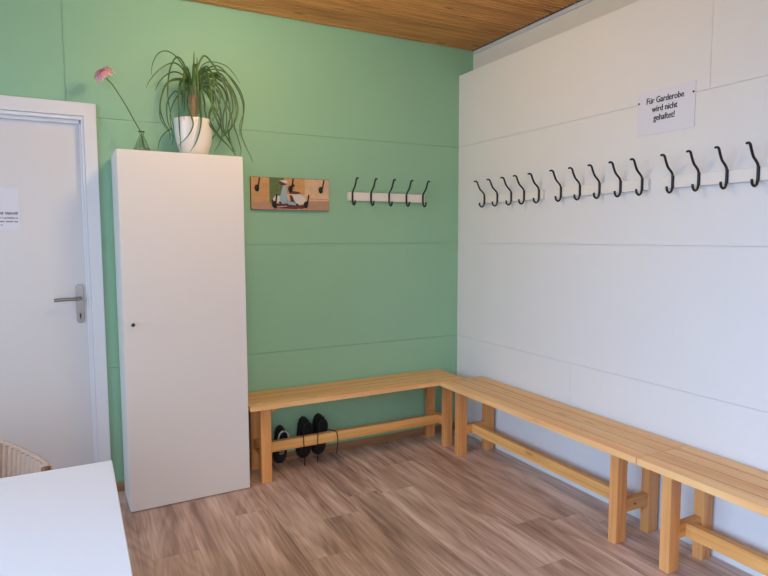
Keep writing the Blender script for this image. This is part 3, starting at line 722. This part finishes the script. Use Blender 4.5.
# ---------------------------------------------------------------- shoes under the green-wall bench
def shoe(name, label, loc, rot, scale=1.0, collar=shoe_black, cr=.030, ct=.0048, wide=1.06, group=None, laces=()):
    """toe along +X, sole at z = 0, heel at x = 0"""
    t = thing(name, label, 'shoe', loc, rot, group)
    t.scale = (scale, scale * wide, scale)
    st = [(0.0, .009, .050), (.012, .022, .082), (.045, .033, .092), (.085, .037, .088), (.120, .039, .080), (.155, .044, .068), (.195, .048, .056), (.235, .045, .047), (.262, .036, .038), (.280, .020, .026)]
    bm = bmesh.new(); rings = []; n = 20
    for x, w, h in st:
        ring = []
        for i in range(n):
            a_ = 2 * PI * i / n; ca, sa = math.cos(a_), math.sin(a_)
            e_ = .75
            yy = w * math.copysign(abs(ca) ** e_, ca) * (1 - .22 * max(0, sa))
            zz = .014 + (h - .014) * .5 * (1 + math.copysign(abs(sa) ** e_, sa))
            ring.append(bm.verts.new((x, yy, zz)))
        rings.append(ring)
    for A, B in zip(rings, rings[1:]):
        for i in range(n): bm.faces.new((A[i], A[(i + 1) % n], B[(i + 1) % n], B[i]))
    bm.faces.new(rings[0]); bm.faces.new(rings[-1][::-1])
    obj('upper', bm, shoe_black, t, smooth=True)
    bm = bmesh.new(); out = []
    for x, w, h in st: out.append((x, w + .003))
    pts = [(-.004, 0)] + [(x, -w) for x, w in out] + [(.287, 0)] + [(x, w) for x, w in out[::-1]]
    A = [bm.verts.new((x, y_, 0)) for x, y_ in pts]; B = [bm.verts.new((x, y_, .020)) for x, y_ in pts]
    bm.faces.new(A[::-1]); bm.faces.new(B)
    for i in range(len(pts)): bm.faces.new((A[i], A[(i + 1) % len(pts)], B[(i + 1) % len(pts)], B[i]))
    obj('sole', bm, shoe_sole, t, bevel=.002)
    bm = bmesh.new()                            # padded collar round the foot opening
    tube(bm, [(.060 + .052 * math.cos(2 * PI * i / 28), cr * math.sin(2 * PI * i / 28), .094 - .10 * max(0, .052 * math.cos(2 * PI * i / 28)) + .004) for i in range(28)], ct, 8, closed=True)
    obj('collar', bm, collar, t, smooth=True)
    bm = bmesh.new(); vv = [bm.verts.new((.060 + .050 * math.cos(2 * PI * i / 28), .028 * math.sin(2 * PI * i / 28), .0965 - .10 * max(0, .050 * math.cos(2 * PI * i / 28)))) for i in range(28)]
    bm.faces.new(vv); obj('foot_opening', bm, shoe_inner, t)
    bm = bmesh.new(); tube(bm, [(.008, 0, .085), (-.004, 0, .098), (-.012, 0, .104), (-.006, 0, .110), (.008, 0, .100)], .0035, 6); obj('heel_tab', bm, shoe_black, t, smooth=True)
    bm = bmesh.new()
    for i in range(5):
        x = .118 + i * .018; zt = .086 - (x - .11) * .36
        tube(bm, [(x, -.022, zt - .006), (x + .004, -.010, zt + .004), (x + .004, .010, zt + .004), (x, .022, zt - .006)], .0022, 6)
    lo = obj('lacing', bm, collar if collar is shoe_white else shoe_inner, t, smooth=True)
    inv = (Matrix.Translation(Vector(loc)) @ Euler(rot).to_matrix().to_4x4() @ Matrix.Diagonal((scale, scale * wide, scale, 1))).inverted()
    for pts in laces:
        bm = bmesh.new(); tube(bm, [inv @ Vector(p) for p in pts], .0026 / scale, 6)
        obj('loose_lace', bm, shoe_inner, t, smooth=True)
    return t
UP = Matrix(((0, 1, 0), (0, 0, -1), (-1, 0, 0)))
def up_rot(tilt, yaw=0.0): return tuple((Matrix.Rotation(yaw, 3, 'Z') @ Matrix.Rotation(tilt, 3, 'X') @ UP).to_euler())
PB = 'black lace-up shoes standing on their toes under the bench'
YS = -.162                                     # stretcher centre line
def over(x, xs, zt, dx=0.0, zend=.03):
    return [(xs, -.115, .150), (x, -.128, .196), (x, YS - .004, .2005), (x, YS - .0225, .196), (x + dx * .3, YS - .0235, .165), (x + dx * .6, YS - .028, .11), (x + dx, YS - .03, zend)]
shoe('lace_up_shoe', 'black lace-up shoe propped heel-up behind the bench rail, left one of the matching pair', (-1.175, -.020, .266), up_rot(math.radians(3)), .92, laces=[over(-1.232, -1.20, .2, .004, .02)], group=PB)
shoe('lace_up_shoe', 'black lace-up shoe propped heel-up behind the bench rail, right one of the matching pair', (-1.075, -.020, .270), up_rot(math.radians(3)), .92,
     laces=[over(-1.140, -1.11, .2, -.006, .03), [(-1.08, -.115, .14), (-1.065, -.13, .195), (-1.045, YS - .01, .203), (-1.02, YS - .026, .192), (-1.012, YS - .028, .14), (-1.022, YS - .03, .06)]], group=PB)
shoe('sneaker', 'small dark sneaker with a white-rimmed opening, beside the left bench leg', (-1.329, -.026, .236), up_rot(math.radians(4)), .84, collar=shoe_white, cr=.038, ct=.0065, wide=1.0)

# ---------------------------------------------------------------- table
t = thing('white_table', 'white laminate table in the lower left foreground', 'table', (0, 0, 0))
obj('tabletop', box(-3.75, -2.330, -2.47, -1.640, .725, .75), table_white, t, bevel=0.002)
for x in (-3.70, -2.43):
    for y in (-2.42, -1.735): obj('leg', box(x, x + .045, y, y + .045, 0, .685), table_white, t, bevel=0.002)
bm = bmesh.new()
bx(bm, -3.70, -2.385, -1.733, -1.713, .685, .7249); bx(bm, -3.70, -2.385, -2.42, -2.40, .685, .7249); bx(bm, -2.405, -2.385, -2.40, -1.733, .685, .7249); bx(bm, -3.70, -3.68, -2.40, -1.733, .685, .7249)
obj('apron', bm, table_white, t)

# ---------------------------------------------------------------- wicker tub chair
cx0, cy0, R0 = -2.850, -1.295, .312
t = thing('wicker_chair', 'tan woven wicker tub chair tucked behind the white table', 'chair', (cx0, cy0, 0))
def rim_z(a_): return .646 + .026 * max(0, math.sin(a_)) ** 2
def plan(a_, r):                                # rounded-square plan, turned a little
    q_ = a_ - math.radians(30)
    return r / (abs(math.cos(q_)) ** 3 + abs(math.sin(q_)) ** 3) ** (1 / 3)
A0, A1 = math.radians(-12), math.radians(252)
bm = bmesh.new(); ncol = 50; nu = ncol * 7; nv = 170; zb = .30; grid = []
for j in range(nv + 1):
    row_ = []
    for i in range(nu + 1):
        s = i / nu; a_ = A0 + (A1 - A0) * s; zt = rim_z(a_) - .006
        z = zb + (zt - zb) * j / nv
        strand = z / .0088; kk = math.floor(strand); fr_ = strand - kk
        ph_ = math.cos(PI * s * ncol) * (1 if kk % 2 else -1)
        d_ = .0004 * ph_ + .0010 * math.sin(PI * fr_) + .017 * abs(math.sin(PI * s * ncol))
        r = plan(a_, R0 - .06 * (1 - (z / .64))) + d_
        row_.append(bm.verts.new((r * math.cos(a_), r * math.sin(a_), z)))
    grid.append(row_)
for j in range(nv):
    for i in range(nu): bm.faces.new((grid[j][i], grid[j][i + 1], grid[j + 1][i + 1], grid[j + 1][i]))
o = obj('woven_back', bm, wicker, t, smooth=True)
md = o.modifiers.new('solid', 'SOLIDIFY'); md.thickness = .008; md.offset = -1
bm = bmesh.new()
rim = [(plan(a_, R0 + .004) * math.cos(a_), plan(a_, R0 + .004) * math.sin(a_), rim_z(a_)) for a_ in [A0 + (A1 - A0) * i / 60 for i in range(61)]]
for ph_ in range(3):                            # braided edge of three canes
    tube(bm, [Vector(p) + Vector((math.cos(A0 + (A1 - A0) * i / 60) * .004 * math.cos(i * 1.6 + ph_ * 2.09), math.sin(A0 + (A1 - A0) * i / 60) * .004 * math.cos(i * 1.6 + ph_ * 2.09), .004 * math.sin(i * 1.6 + ph_ * 2.09))) for i, p in enumerate(rim)], .0042, 7, k=3)
obj('braided_rim', bm, wicker, t, smooth=True)
for a_ in (A0, A1):
    bm = bmesh.new(); x, y = plan(a_, R0) * math.cos(a_), plan(a_, R0) * math.sin(a_)
    tube(bm, [(x, y, .02), (x * .97, y, .3), (x, y, .635), (x, y, .652)], .013, 12); obj('front_post', bm, wicker_dark, t, smooth=True)
for a_ in (math.radians(75), math.radians(165)):
    bm = bmesh.new(); tube(bm, [(.25 * math.cos(a_), .25 * math.sin(a_), 0), (.24 * math.cos(a_), .24 * math.sin(a_), .42)], .013, 12); obj('leg', bm, wicker_dark, t, smooth=True)
bm = lathe(bmesh.new(), [(.22, .385), (.235, .395), (.235, .425), (.22, .435), (.01, .44)], 48); obj('seat', bm, wicker, t, smooth=True)
